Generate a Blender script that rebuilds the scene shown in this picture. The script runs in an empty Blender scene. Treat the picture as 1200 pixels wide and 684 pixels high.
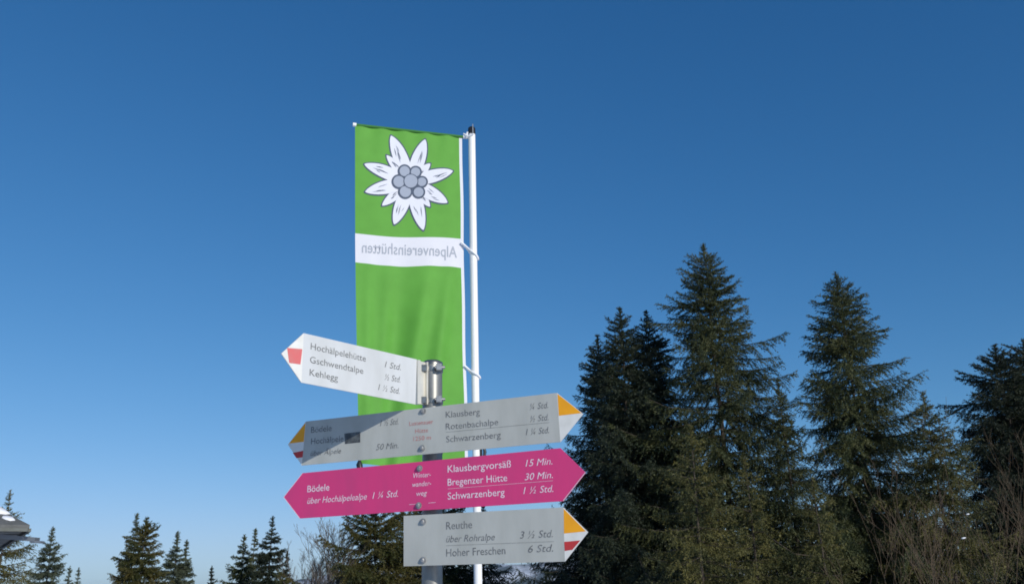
import bpy, math, random
import numpy as np
from mathutils import Vector, Matrix

# ------------------------------------------------------------------ camera, sky, sun, exposure
SC = bpy.context.scene
COL = SC.collection
FPX, PITCH, ROLL = 1050.0, math.radians(18.457), math.radians(1.6275)   # focal length in photo pixels (1200 wide)
EYE = np.array([0.0, 0.0, 1.65])
_F = np.array([0, math.cos(PITCH), math.sin(PITCH)])
_U0 = np.array([0, -math.sin(PITCH), math.cos(PITCH)])
_R0 = np.array([1.0, 0, 0])
_R = _R0 * math.cos(ROLL) - _U0 * math.sin(ROLL)
_U = _U0 * math.cos(ROLL) + _R0 * math.sin(ROLL)
cam = bpy.data.cameras.new('camera')
cam.sensor_width = 36.0
cam.lens = 36.0 * FPX / 1200.0
cam.clip_start, cam.clip_end = 0.05, 60000
camo = bpy.data.objects.new('camera', cam)
COL.objects.link(camo)
camo.matrix_world = Matrix(((_R[0], _U[0], -_F[0], EYE[0]), (_R[1], _U[1], -_F[1], EYE[1]),
                            (_R[2], _U[2], -_F[2], EYE[2]), (0, 0, 0, 1)))
SC.camera = camo

SUN_EL, SUN_AZ = math.radians(20.5), math.radians(37)        # azimuth: to the right of straight behind the camera
S = Vector((math.cos(SUN_EL) * math.sin(SUN_AZ), -math.cos(SUN_EL) * math.cos(SUN_AZ), math.sin(SUN_EL)))
world = bpy.data.worlds.new('World')
SC.world = world
world.use_nodes = True
wn, wl = world.node_tree.nodes, world.node_tree.links
sky = wn.new('ShaderNodeTexSky')
sky.sky_type = 'NISHITA'
sky.sun_disc = False
sky.sun_elevation = SUN_EL
sky.sun_rotation = math.atan2(S.x, S.y)
sky.altitude = 1300
sky.air_density = 1.0
sky.dust_density = 0.3
sky.ozone_density = 2.0
# the camera's rendering of the sky: a response curve per colour channel
sep = wn.new('ShaderNodeSeparateColor'); cmb = wn.new('ShaderNodeCombineColor')
wl.new(sky.outputs[0], sep.inputs[0])
def wmath(op, a, b):
    n = wn.new('ShaderNodeMath'); n.operation = op
    for k, v in enumerate((a, b)):
        if isinstance(v, (int, float)): n.inputs[k].default_value = v
        else: wl.new(v, n.inputs[k])
    return n.outputs[0]
def shoulder(x, x0):                   # soft highlight shoulder of the film response
    return wmath('DIVIDE', x, wmath('POWER', wmath('ADD', wmath('POWER', wmath('DIVIDE', x, x0), 3.0), 1.0), 1 / 3))
for i, (gain, gam) in enumerate(((.310, 1.43), (.845, .96), (1.48, .80))):
    pw = wn.new('ShaderNodeMath'); pw.operation = 'POWER'; pw.inputs[1].default_value = gam
    ml = wn.new('ShaderNodeMath'); ml.operation = 'MULTIPLY'; ml.inputs[1].default_value = gain
    wl.new(sep.outputs[i], pw.inputs[0]); wl.new(pw.outputs[0], ml.inputs[0]); wl.new(shoulder(ml.outputs[0], (5.4, 9.5, 30)[i]), cmb.inputs[i])
wl.new(cmb.outputs[0], wn['Background'].inputs[0])
wn['Background'].inputs[1].default_value = 0.10
sun = bpy.data.lights.new('sun', 'SUN')
sun.energy = 3.75
sun.angle = math.radians(0.5)
sun.color = (1.0, 0.94, 0.84)
suno = bpy.data.objects.new('sun', sun)
COL.objects.link(suno)
suno.rotation_euler = S.to_track_quat('Z', 'Y').to_euler()
suno.location = (8, -10, 12)
SC.view_settings.view_transform = 'Standard'
SC.view_settings.look = 'None'
SC.view_settings.exposure = 0.0
SC.view_settings.gamma = 1.0
SC.view_settings.use_curve_mapping = False
SC.cycles.filter_width = 1.75
SC.cycles.volume_bounces = 0
SC.cycles.max_bounces = 6
SC.cycles.transparent_max_bounces = 4

# ------------------------------------------------------------------ helpers
def ray(px, py):
    d = _F + _R * ((px - 600) / FPX) + _U * ((342 - py) / FPX)
    return d

def at(px, py, Y):                     # the world point seen at a photo pixel, at distance Y along the ground
    d = ray(px, py)
    return EYE + d * (Y / d[1])

def on_plane(px, py, o, n):
    d = ray(px, py)
    return EYE + d * (np.dot(o - EYE, n) / np.dot(d, n))

def tag(o, label=None, cat=None, group=None, kind=None):
    if label: o['label'] = label
    if cat: o['category'] = cat
    if group: o['group'] = group
    if kind: o['kind'] = kind
    return o

def empty(name, loc=(0, 0, 0), rz=0.0, **k):
    o = bpy.data.objects.new(name, None)
    COL.objects.link(o)
    o.location = loc
    o.rotation_euler = (0, 0, rz)
    o.empty_display_size = 0.1
    return tag(o, **k)

def link(name, me, mats, parent=None):
    o = bpy.data.objects.new(name, me)
    COL.objects.link(o)
    for m in (mats if isinstance(mats, (list, tuple)) else [mats]):
        me.materials.append(m)
    if parent: o.parent = parent
    return o

class MB:                              # collects shapes, builds ONE mesh object
    def __init__(s): s.v, s.f, s.mi, s.sm = [], [], [], []
    def add(s, vs, fs, mi=0, smooth=False):
        k = len(s.v)
        s.v += [tuple(map(float, p)) for p in vs]
        for f in fs:
            s.f.append(tuple(i + k for i in f)); s.mi.append(mi); s.sm.append(smooth)
    def box(s, a, b, mi=0):
        (x0, y0, z0), (x1, y1, z1) = a, b
        s.add([(x0,y0,z0),(x1,y0,z0),(x1,y1,z0),(x0,y1,z0),(x0,y0,z1),(x1,y0,z1),(x1,y1,z1),(x0,y1,z1)],
              [(0,3,2,1),(4,5,6,7),(0,1,5,4),(1,2,6,5),(2,3,7,6),(3,0,4,7)], mi)
    def prism(s, poly, y0, y1, mi=0):  # polygon in local x,z (counter-clockwise seen from -Y), from y0 (front) to y1
        n = len(poly)
        s.add([(x, y0, z) for x, z in poly] + [(x, y1, z) for x, z in poly],
              [tuple(range(n)), tuple(range(2*n-1, n-1, -1))] + [(i, i+n, (i+1) % n + n, (i+1) % n) for i in range(n)], mi)
    def tube(s, pts, rad, n=8, caps=True, mi=0, smooth=True):
        pts = [np.array(p, float) for p in pts]
        rad = [rad] * len(pts) if isinstance(rad, (int, float)) else rad
        vs = []; up = None
        for i, p in enumerate(pts):
            t = pts[min(i+1, len(pts)-1)] - pts[max(i-1, 0)]
            t /= max(np.linalg.norm(t), 1e-9)
            if up is None:
                a = np.array([0, 0, 1.]) if abs(t[2]) < .9 else np.array([1., 0, 0])
                up = np.cross(t, a)
            up = up - t * np.dot(up, t); up /= max(np.linalg.norm(up), 1e-9)
            w = np.cross(t, up)
            for k in range(n):
                c = 2 * math.pi * k / n
                vs.append(p + (up * math.cos(c) + w * math.sin(c)) * rad[i])
        fs = [(i*n+k, i*n+(k+1) % n, (i+1)*n+(k+1) % n, (i+1)*n+k) for i in range(len(pts)-1) for k in range(n)]
        s.add(vs, fs, mi, smooth)
        if caps:
            m = len(pts)
            s.add(vs[:n], [tuple(range(n-1, -1, -1))], mi); s.add(vs[(m-1)*n:], [tuple(range(n))], mi)
    def build(s, name, mats, parent=None):
        me = bpy.data.meshes.new(name)
        me.from_pydata(s.v, [], s.f)
        me.polygons.foreach_set('material_index', s.mi)
        me.polygons.foreach_set('use_smooth', s.sm)
        me.update()
        return link(name, me, mats, parent)

def np_mesh(name, V, F, mat, parent=None, smooth=False):        # V (n,3), F (m,3): triangles
    me = bpy.data.meshes.new(name)
    V = np.ascontiguousarray(V, np.float32); F = np.ascontiguousarray(F, np.int32)
    me.vertices.add(len(V)); me.vertices.foreach_set('co', V.ravel())
    me.loops.add(F.size); me.loops.foreach_set('vertex_index', F.ravel())
    me.polygons.add(len(F))
    me.polygons.foreach_set('loop_start', np.arange(0, F.size, 3, dtype=np.int32))
    if smooth: me.polygons.foreach_set('use_smooth', np.ones(len(F), bool))
    me.update(calc_edges=True)
    return link(name, me, mat, parent)

# ------------------------------------------------------------------ materials
def srgb(r, g, b):
    f = lambda c: (c / 255 / 12.92) if c <= 10 else ((c / 255 + .055) / 1.055) ** 2.4
    return (f(r), f(g), f(b))

def mat(name, col, rough=.5, metal=0.0, col2=None, scale=8.0, detail=4.0, bump=0.0, bump_scale=40.0, stretch=(1, 1, 1),
        lo=.35, hi=.7, translucent=0.0, spec=None, rand=0.0):
    m = bpy.data.materials.new(name)
    m.use_nodes = True
    N, L = m.node_tree.nodes, m.node_tree.links
    b = N['Principled BSDF']
    b.inputs['Base Color'].default_value = (*col, 1)
    b.inputs['Roughness'].default_value = rough
    b.inputs['Metallic'].default_value = metal
    if spec is not None: b.inputs['Specular IOR Level'].default_value = spec
    tc = N.new('ShaderNodeTexCoord')
    mp = N.new('ShaderNodeMapping'); mp.inputs['Scale'].default_value = stretch
    L.new(tc.outputs['Object'], mp.inputs[0])
    src = None
    if col2 is not None:
        nz = N.new('ShaderNodeTexNoise'); nz.inputs['Scale'].default_value = scale; nz.inputs['Detail'].default_value = detail
        L.new(mp.outputs[0], nz.inputs['Vector'])
        rp = N.new('ShaderNodeMapRange'); rp.inputs[1].default_value = lo; rp.inputs[2].default_value = hi
        L.new(nz.outputs[0], rp.inputs[0])
        mx = N.new('ShaderNodeMix'); mx.data_type = 'RGBA'
        mx.inputs[6].default_value = (*col, 1); mx.inputs[7].default_value = (*col2, 1)
        L.new(rp.outputs[0], mx.inputs[0])
        src = mx.outputs[2]
        if rand:
            oi = N.new('ShaderNodeObjectInfo')
            hs = N.new('ShaderNodeHueSaturation')
            r2 = N.new('ShaderNodeMapRange'); r2.inputs[3].default_value = 1 - rand; r2.inputs[4].default_value = 1 + rand
            L.new(oi.outputs['Random'], r2.inputs[0]); L.new(r2.outputs[0], hs.inputs['Value']); L.new(src, hs.inputs['Color'])
            src = hs.outputs[0]
        L.new(src, b.inputs['Base Color'])
    if bump:
        nb = N.new('ShaderNodeTexNoise'); nb.inputs['Scale'].default_value = bump_scale; nb.inputs['Detail'].default_value = 5
        L.new(mp.outputs[0], nb.inputs['Vector'])
        bp = N.new('ShaderNodeBump'); bp.inputs['Strength'].default_value = bump; bp.inputs['Distance'].default_value = .02
        L.new(nb.outputs[0], bp.inputs['Height']); L.new(bp.outputs[0], b.inputs['Normal'])
    if translucent:
        t = N.new('ShaderNodeBsdfTranslucent')
        if src is not None: L.new(src, t.inputs[0])
        else: t.inputs[0].default_value = (*col, 1)
        ms = N.new('ShaderNodeMixShader'); ms.inputs[0].default_value = translucent
        L.new(b.outputs[0], ms.inputs[1]); L.new(t.outputs[0], ms.inputs[2])
        L.new(ms.outputs[0], N['Material Output'].inputs[0])
    return m

M = {}
M['snow'] = mat('snow', (.82, .84, .88), .6, col2=(.74, .77, .83), scale=.6, bump=.5, bump_scale=3)
M['hill'] = mat('hill', (.04, .055, .05), .9, col2=(.70, .73, .78), scale=.004, detail=8, lo=.45, hi=.62)
M['board_sunlit'] = mat('board_sunlit', (.56, .58, .59), .42, col2=(.47, .485, .48), scale=10, detail=9, stretch=(1, 1, .35), lo=.42, hi=.8, bump=.03, bump_scale=60)  # same grey board, stronger sun on the top sign put into a lighter colour
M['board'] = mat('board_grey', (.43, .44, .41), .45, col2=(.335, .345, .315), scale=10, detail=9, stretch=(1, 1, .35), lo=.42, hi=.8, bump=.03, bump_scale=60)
M['board_back'] = M['board']
M['pink'] = mat('pink_paint', (.65, .045, .185), .42, col2=(.53, .05, .175), scale=9, detail=9, stretch=(1, 1, .35), lo=.42, hi=.8, bump=.03, bump_scale=60)
M['tip_white'] = mat('tip_white', (.72, .72, .69), .45, col2=(.62, .62, .58), scale=22, detail=6)
M['orange'] = mat('orange_paint', (.86, .37, .006), .45, col2=(.76, .32, .008), scale=20, detail=5)
M['red'] = mat('red_paint', (.52, .035, .035), .45, col2=(.44, .04, .04), scale=25)
M['red_faded'] = mat('faded_red_paint', (.62, .13, .13), .5, col2=(.56, .17, .16), scale=30)
M['ink'] = mat('dark_ink', (.115, .12, .125), .6, col2=(.28, .29, .285), scale=60, detail=5, lo=.42, hi=.75)
M['ink_red'] = mat('red_ink', (.48, .12, .11), .6, col2=(.46, .30, .28), scale=60, lo=.35, hi=.75)
M['ink_white'] = mat('white_ink', (.78, .66, .72), .5, col2=(.70, .40, .55), scale=60, lo=.45, hi=.8)
M['sticker'] = mat('sticker', (.045, .05, .055), .5, col2=(.11, .12, .12), scale=45, lo=.4, hi=.6)
M['steel'] = mat('galvanised_steel', (.30, .30, .285), .45, .6, col2=(.20, .20, .19), scale=30, detail=6, stretch=(1, 1, .3))
M['alu'] = mat('aluminium', (.72, .69, .60), .38, .35, col2=(.62, .60, .54), scale=20)
M['bolt'] = mat('bolt_metal', (.45, .45, .44), .38, .6, col2=(.25, .25, .24), scale=90)
M['clamp'] = mat('clamp_metal', (.33, .33, .31), .35, .85, col2=(.2, .19, .17), scale=60)
M['black'] = mat('black_plastic', (.018, .018, .02), .4)
M['pole_white'] = mat('white_pole', (.80, .80, .79), .28, col2=(.74, .74, .73), scale=5, stretch=(1, 1, .1))
M['rope'] = mat('white_rope', (.78, .79, .82), .8)
M['flag'] = mat('green_cloth', (.122, .385, .048), .75, col2=(.110, .350, .042), scale=6, translucent=.22)
M['flag_dark'] = mat('green_sleeve', (.035, .16, .022), .8)
M['flag_white'] = mat('white_cloth', (.76, .76, .80), .8, translucent=.22)
M['flag_line'] = mat('slate_print', (.062, .085, .13), .8)
M['flag_grey'] = mat('grey_print', (.29, .33, .41), .8)
M['flag_stroke'] = mat('stroke_print', (.24, .26, .32), .8)
M['flag_petal'] = mat('petal_print', (.62, .64, .71), .8)
M['flag_text'] = mat('text_print', (.33, .36, .42), .8)
M['bark'] = mat('bark', (.045, .036, .028), .9, col2=(.075, .06, .048), scale=10, bump=.6, bump_scale=25, stretch=(1, 1, .3))
M['twig'] = mat('twig_bark', (.060, .040, .022), .85, col2=(.115, .078, .042), scale=6)
M['twig_grey'] = mat('grey_twig_bark', (.10, .085, .075), .85, col2=(.17, .15, .13), scale=6)
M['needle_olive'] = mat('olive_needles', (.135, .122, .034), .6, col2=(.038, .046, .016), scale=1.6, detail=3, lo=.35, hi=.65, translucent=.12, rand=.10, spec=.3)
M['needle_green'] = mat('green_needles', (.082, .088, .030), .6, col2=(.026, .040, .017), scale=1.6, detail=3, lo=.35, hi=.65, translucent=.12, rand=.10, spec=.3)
M['needle_dark_shade'] = mat('dark_shade_needles', (.030, .040, .020), .6, col2=(.015, .024, .014), scale=1.6, detail=3, lo=.35, hi=.65, translucent=.08, rand=.10, spec=.3)  # darkened needle colour, carries the shade on the big right-hand spruces
M['needle_glare_pale'] = mat('glare_pale_needles', (.105, .125, .075), .6, col2=(.055, .072, .045), scale=1.8, detail=3, lo=.35, hi=.65, translucent=.15, rand=.10, spec=.3)  # needle colour lightened to stand in for camera glare on the left skyline
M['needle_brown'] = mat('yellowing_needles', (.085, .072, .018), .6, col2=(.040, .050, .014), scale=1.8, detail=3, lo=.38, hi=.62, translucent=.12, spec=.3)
M['roof'] = mat('roof_slate', (.085, .090, .090), .8, col2=(.13, .135, .135), scale=6, detail=5, bump=.4, bump_scale=12)
M['timber'] = mat('grey_timber', (.16, .17, .17), .8, col2=(.11, .115, .11), scale=9, stretch=(.3, 1, 3))
M['fascia'] = mat('fascia_board', (.12, .13, .125), .75, col2=(.08, .085, .07), scale=9)
M['wall'] = mat('hut_wall', (.12, .075, .045), .85, col2=(.08, .05, .032), scale=5, stretch=(1, 1, 7), bump=.5, bump_scale=8)
M['gutter'] = mat('gutter_metal', (.25, .27, .30), .4, .6)
M['glass'] = mat('window_glass', (.03, .035, .04), .08)

# ------------------------------------------------------------------ ground and far hills
def ground_z(x, y):
    r = np.hypot(x, y)
    base = -0.00004 * np.clip(r - 45, 0, None) ** 2
    base = np.where(r > 400, -5.04 - (r - 400) * .055, base)
    base = np.maximum(base, -150)
    rip = .05 * np.sin(x * .7 + 1.3 * np.sin(y * .31)) * np.cos(y * .53 + .8) + .03 * np.sin(x * 2.1 + y * 1.3)
    return base + rip - .03

def build_ground():
    rr = np.concatenate([np.linspace(0, 60, 61), np.geomspace(64, 30000, 60)])
    na = 144
    th = np.linspace(0, 2 * np.pi, na, endpoint=False)
    V = [(0, 0, float(ground_z(np.array(0.), np.array(0.))))]
    for r in rr[1:]:
        x, y = r * np.cos(th), r * np.sin(th)
        V += list(zip(x, y, ground_z(x, y)))
    F = [(0, 1 + k, 1 + (k + 1) % na) for k in range(na)]
    for i in range(len(rr) - 2):
        a = 1 + i * na; b = a + na
        for k in range(na):
            k2 = (k + 1) % na
            F += [(a + k, b + k, b + k2), (a + k, b + k2, a + k2)]
    o = np_mesh('ground', np.array(V), np.array(F), M['snow'], smooth=True)
    tag(o, 'snow-covered mountain meadow under the signs and trees', kind='structure')
build_ground()

def build_hills():
    rng = np.random.default_rng(4)
    n, m = 160, 14
    X = np.linspace(-9000, 11000, n)
    prof = 0
    for f_, a_ in ((1, 90), (2.3, 60), (5, 30), (11, 14), (23, 7)):
        prof = prof + a_ * np.sin(X / 9000 * 2 * np.pi * f_ * .5 + rng.uniform(0, 6.3))
    h = 150 + prof + 120 * np.exp(-((X + 100) / 1800) ** 2)
    h = np.where(X < -1500, h * np.clip(1 - (-1500 - X) / 1500, .12, 1), h)
    h = np.clip(h, 20, 300)
    V = []; F = []
    for j in range(m):
        t = j / (m - 1)
        y = 7000 + 3500 * t
        s = math.sin(t * math.pi) ** .8
        for i in range(n):
            V.append((X[i] * (1 + .25 * t), y + 120 * math.sin(i * .7 + j), -160 + (h[i] + 160) * s * (1 + .06 * math.sin(i * 1.9 + j * 2.1))))
    for j in range(m - 1):
        for i in range(n - 1):
            a = j * n + i
            F += [(a, a + 1, a + n + 1), (a, a + n + 1, a + n)]
    o = np_mesh('hills', np.array(V), np.array(F), M['hill'], smooth=True)
    tag(o, 'distant bluish snowy hills low behind the signs', kind='structure')
build_hills()

# thin winter air that turns the far hills blue
hm = bpy.data.materials.new('haze'); hm.use_nodes = True
hm.node_tree.nodes.remove(hm.node_tree.nodes['Principled BSDF'])
pv = hm.node_tree.nodes.new('ShaderNodeVolumePrincipled')
pv.inputs['Color'].default_value = (.62, .78, 1.0, 1)
pv.inputs['Density'].default_value = 3e-5
pv.inputs['Anisotropy'].default_value = 0.0
hm.node_tree.links.new(pv.outputs[0], hm.node_tree.nodes['Material Output'].inputs['Volume'])
b = MB(); b.box((-32000, -32000, -175), (32000, 32000, 330))
tag(b.build('haze', hm), 'thin blue winter air over the meadow and hills', kind='stuff')

# ------------------------------------------------------------------ text
def text_mesh(body, shear=0.0, offset=0.0):
    c = bpy.data.curves.new('lettering_curve', 'FONT')
    c.body = body; c.size = 1.0; c.resolution_u = 3; c.fill_mode = 'FRONT'; c.shear = shear; c.offset = offset
    o = bpy.data.objects.new('lettering_curve', c)
    COL.objects.link(o)
    dg = bpy.context.evaluated_depsgraph_get()
    me = bpy.data.meshes.new_from_object(o.evaluated_get(dg))
    bpy.data.objects.remove(o); bpy.data.curves.remove(c)
    me.materials.clear()
    return me
_h = text_mesh('H')
CAP = max(v.co.y for v in _h.vertices)
bpy.data.meshes.remove(_h)

def co_of(me):
    a = np.empty(len(me.vertices) * 3, np.float32); me.vertices.foreach_get('co', a)
    return a.reshape(-1, 3).astype(float)

# ------------------------------------------------------------------ guide post and direction signs
POST = np.array([-.2807, 3.0, 0.0])
YAWS = {1: 50.4, 2: -22.3, 3: -24.4, 4: -22.0}
GAP = {1: .002, 2: .078, 3: .078, 4: .090}          # how far each board stands off the post axis
post = empty('guide_post', (POST[0], POST[1], 0), label='round galvanised steel post carrying the four hiking signs', cat='post')
pm = MB()
PR = .0335
pm.tube([(0, 0, -.3), (0, 0, 2.392)], PR, 28, caps=True)
pm.build('pole', M['steel'], post)
cp = MB()
cp.tube([(0, 0, 2.392), (0, 0, 2.402), (0, 0, 2.408)], [PR + .002, PR + .002, PR * .8], 28)
cp.build('end_cap', M['clamp'], post)
a1 = math.radians(YAWS[1])
for z in (2.376, 2.266):
    cl = MB()
    ring = [(.0365 * math.cos(k / 24 * 2 * math.pi), .0365 * math.sin(k / 24 * 2 * math.pi)) for k in range(24)]
    n = 24
    vs = [(x, y, z - .008) for x, y in ring] + [(x, y, z + .008) for x, y in ring]
    cl.add(vs, [(k, (k + 1) % n, n + (k + 1) % n, n + k) for k in range(n)], smooth=True)
    vs2 = [(x * .93, y * .93, z - .008) for x, y in ring] + [(x * .93, y * .93, z + .008) for x, y in ring]
    cl.add(vs + vs2, [(n + k, n + (k + 1) % n, 3 * n + (k + 1) % n, 3 * n + k) for k in range(n)] +
           [(2 * n + k, 2 * n + (k + 1) % n, (k + 1) % n, k) for k in range(n)])
    c = cl.build('hose_clamp', M['clamp'], post)
    sc = MB()
    sc.box((.018, -.052, z - .011), (.036, -.030, z + .011))
    sc.tube([(.012, -.045, z), (.046, -.039, z)], .0055, 8)
    sc.build('clamp_screw', M['bolt'], c)
    s2 = MB()
    s2.box((-.036, -.046, z - .012), (-.016, -.030, z + .010))
    s2.build('clamp_housing', M['clamp'], c)

class Sign:
    T = .003
    def __init__(s, k, label, edge):
        s.k = k
        y = math.radians(YAWS[k])
        s.d = np.array([math.cos(y), math.sin(y), 0]); s.n = np.array([math.sin(y), -math.cos(y), 0])
        s.o = POST + s.n * GAP[k]
        px, py = edge
        p = on_plane(px, py, s.o, s.n)
        s.z0 = p[2]
        s.o = s.o + np.array([0, 0, s.z0])
        s.root = empty('direction_sign', tuple(s.o), y, label=label, cat='sign')
    def uv(s, px, py):
        p = on_plane(px, py, s.o, s.n) - s.o
        return float(np.dot(p, s.d)), float(p[2])
    def poly(s, pts): return [s.uv(*p) for p in pts]
    def sheet(s, name, pts, m, off=.0005, parent=None, uv=False):
        b = MB(); q = pts if uv else s.poly(pts)
        b.prism(q, -off, .0002)
        return b.build(name, m, parent or s.root)
    def text(s, body, p0, p1, cap, m, shear=0.0, offset=0.0):
        me = text_mesh(body, shear, offset)
        v = co_of(me)
        (u0, z0), (u1, z1) = s.uv(*p0), s.uv(*p1)
        zc = s.uv(p0[0], p0[1] - cap)[1]
        x0, x1 = v[:, 0].min(), v[:, 0].max()
        k = (u1 - u0) / (x1 - x0)
        t = (v[:, 0] - x0) * k
        w = np.empty_like(v)
        w[:, 0] = u0 + t
        w[:, 1] = -.0007
        w[:, 2] = z0 + (z1 - z0) * t / (u1 - u0) + v[:, 1] * (zc - z0) / CAP
        me.vertices.foreach_set('co', w.astype(np.float32).ravel()); me.update()
        return link('lettering', me, m, s.root)
    def rule(s, p0, p1, m, w=.0008):
        (u0, z0), (u1, z1) = s.uv(*p0), s.uv(*p1)
        return s.sheet('dividing_line', [(u0, z0 - w / 2), (u1, z1 - w / 2), (u1, z1 + w / 2), (u0, z0 + w / 2)], m, .0006, uv=True)
    def bolt(s, px, py):
        u, z = s.uv(px, py)
        b = MB()
        b.tube([(u, -.0002, z), (u, -.003, z)], .0105, 20)                       # washer
        b.tube([(u, -.003, z), (u, -.0075, z), (u, -.0095, z)], [.0072, .0072, .0045], 6, smooth=False)
        return b.build('bolt', M['bolt'], s.root)

def rounded_board(s, name, pts, m):
    b = MB(); b.prism(s.poly(pts), 0, s.T)
    o = b.build(name, m, s.root)
    return o

def lerp(a, b, t): return (a[0] + (b[0] - a[0]) * t, a[1] + (b[1] - a[1]) * t)

def bracket(s, zs):
    y0, y1 = s.T + .0004, GAP[s.k] - PR - .002
    for z in zs:
        b = MB()
        b.box((-.016, y0, z - .009), (.016, y1 + .004, z + .009))
        br = b.build('mounting_bracket', M['clamp'], s.root)
        b = MB()
        n = 20                                            # strap round the post
        a_ = [2 * math.pi * k / n for k in range(n)]
        ri, ro = PR + .0004, PR + .0022
        cyl = lambda r, dz: [(r * math.sin(t), GAP[s.k] + r * math.cos(t), z + dz) for t in a_]
        vs = cyl(ro, -.008) + cyl(ro, .008) + cyl(ri, -.008) + cyl(ri, .008)
        fs = []
        for k in range(n):
            j = (k + 1) % n
            fs += [(k, j, n + j, n + k), (2 * n + k, 3 * n + k, 3 * n + j, 2 * n + j), (n + k, n + j, 3 * n + j, 3 * n + k), (j, k, 2 * n + k, 2 * n + j)]
        b.add(vs, fs)
        b.build('strap', M['clamp'], br)

# the white-looking sign turned towards the sun
s1 = Sign(1, 'pale grey pointer at the post top aimed left, listing Hochälpelehütte, Gschwendtalpe and Kehlegg', (420, 440))
TL, TR, BR, BL, TIP = (356, 390.2), (488.4, 420.9), (486.9, 473.5), (353.3, 448), (329.8, 414)
rounded_board(s1, 'board', [BL, BR, TR, TL], M['board_sunlit'])
b = MB(); b.prism(s1.poly([TIP, BL, TL]), 0, s1.T); tip = b.build('arrow_tip', M['tip_white'], s1.root)
s1.sheet('red_stripe', [(338.8, 425.0), (352.0, 426.8), (354.2, 408.8), (336.4, 407.5)], M['red_faded'], .0005, tip)
s1.text('Hochälpelehütte', (363.9, 409), (428.5, 423.6), 7.6, M['ink'])
s1.text('1 Std.', (450.7, 430.0), (469.5, 433.6), 7.0, M['ink'], .25)
s1.text('Gschwendtalpe', (363, 424.7), (425.5, 437.9), 7.6, M['ink'])
s1.text('½ Std.', (450.5, 444.6), (469, 448.0), 7.0, M['ink'], .25)
s1.text('Kehlegg', (362.6, 439.6), (395.8, 446.3), 7.6, M['ink'])
s1.text('1 ½ Std.', (443, 456.6), (468, 461.3), 7.0, M['ink'], .25)
ub = s1.uv(*TR)[0]
zt, zb = s1.uv(*TR)[1], s1.uv(*BR)[1]
b = MB()
b.box((ub + .0005, -.006, zb + .002), (ub + .012, .009, zt - .002))
b.box((ub + .012, -.002, zb + .004), (-PR - .0005, .006, zt - .004))
b.box((-PR - .006, -.012, zb + .004), (-PR - .0004, -.0025, zt - .004))
b.build('edge_bracket', M['alu'], s1.root)

# grey double pointer in the shadow of the top one
s2 = Sign(2, 'grey two-way pointer with orange upper tips, naming Klausberg and Rotenbachalpe, red lettering in its middle', (500, 503))
TL, TR, BR, BL = (358.5, 493.5), (652.5, 460), (656.7, 517.5), (353.7, 545)
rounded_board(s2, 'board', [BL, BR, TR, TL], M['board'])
A, T2 = (337.3, 520.5), (683.3, 484.6)
b = MB(); b.prism(s2.poly([A, BL, TL]), 0, s2.T); tip = b.build('arrow_tip', M['tip_white'], s2.root)
s2.sheet('orange_field', [(338.8, 519.3), (356.0, 517.2), (358.0, 495.2)], M['orange'], .0005, tip)
s2.sheet('red_stripe', [(343.2, 530.2), (347.4, 536.4), (354.6, 535.4), (355.4, 527.8)], M['red'], .0005, tip)
b = MB(); b.prism(s2.poly([BR, T2, TR]), 0, s2.T); tip = b.build('arrow_tip', M['tip_white'], s2.root)
s2.sheet('orange_field', [(655.0, 486.8), (681.5, 483.6), (653.4, 461.4)], M['orange'], .0005, tip)
s2.text('Bödele', (364.5, 507), (388.6, 504.6), 7.0, M['ink'])
s2.text('1 ½ Std.', (445.6, 498.9), (467, 496.8), 6.8, M['ink'], .25)
s2.text('Hochälpele', (364.5, 520.3), (402.6, 516.9), 7.0, M['ink'])
s2.sheet('sticker', [(404.4, 519.9), (422.2, 517.9), (422.2, 505.6), (403.6, 507.6)], M['sticker'], .0007)
s2.text('über Älpele', (364, 533.9), (399.7, 530.6), 5.8, M['ink'], .25)
s2.text('50 Min.', (440.8, 527.1), (467, 524.6), 6.8, M['ink'], .25)
s2.text('Lustenauer', (479.8, 498.6), (507.6, 496), 4.8, M['ink_red'])
s2.text('Hütte', (486.7, 507.3), (501.8, 505.9), 4.8, M['ink_red'])
s2.text('1250 m', (484.5, 516.4), (505, 514.4), 4.8, M['ink_red'])
s2.text('Klausberg', (522.5, 489.2), (562.5, 485.6), 7.2, M['ink'])
s2.text('¼ Std.', (620.7, 480.0), (642.5, 477.6), 7.2, M['ink'], .25)
s2.text('Rotenbachalpe', (522.5, 503.2), (584, 497.6), 7.2, M['ink'])
s2.text('½ Std.', (621, 494.3), (643, 491.9), 7.2, M['ink'], .25)
s2.rule((522.5, 506.2), (644, 494.6), M['ink'])
s2.text('Schwarzenberg', (523, 518), (587, 512.6), 7.2, M['ink'])
s2.text('1 ¼ Std.', (616.5, 509.6), (643.5, 507.0), 7.2, M['ink'], .25)
s2.bolt(496, 481.5); s2.bolt(495, 525)
bracket(s2, [s2.uv(496, 482)[1], s2.uv(495, 525)[1]])

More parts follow.
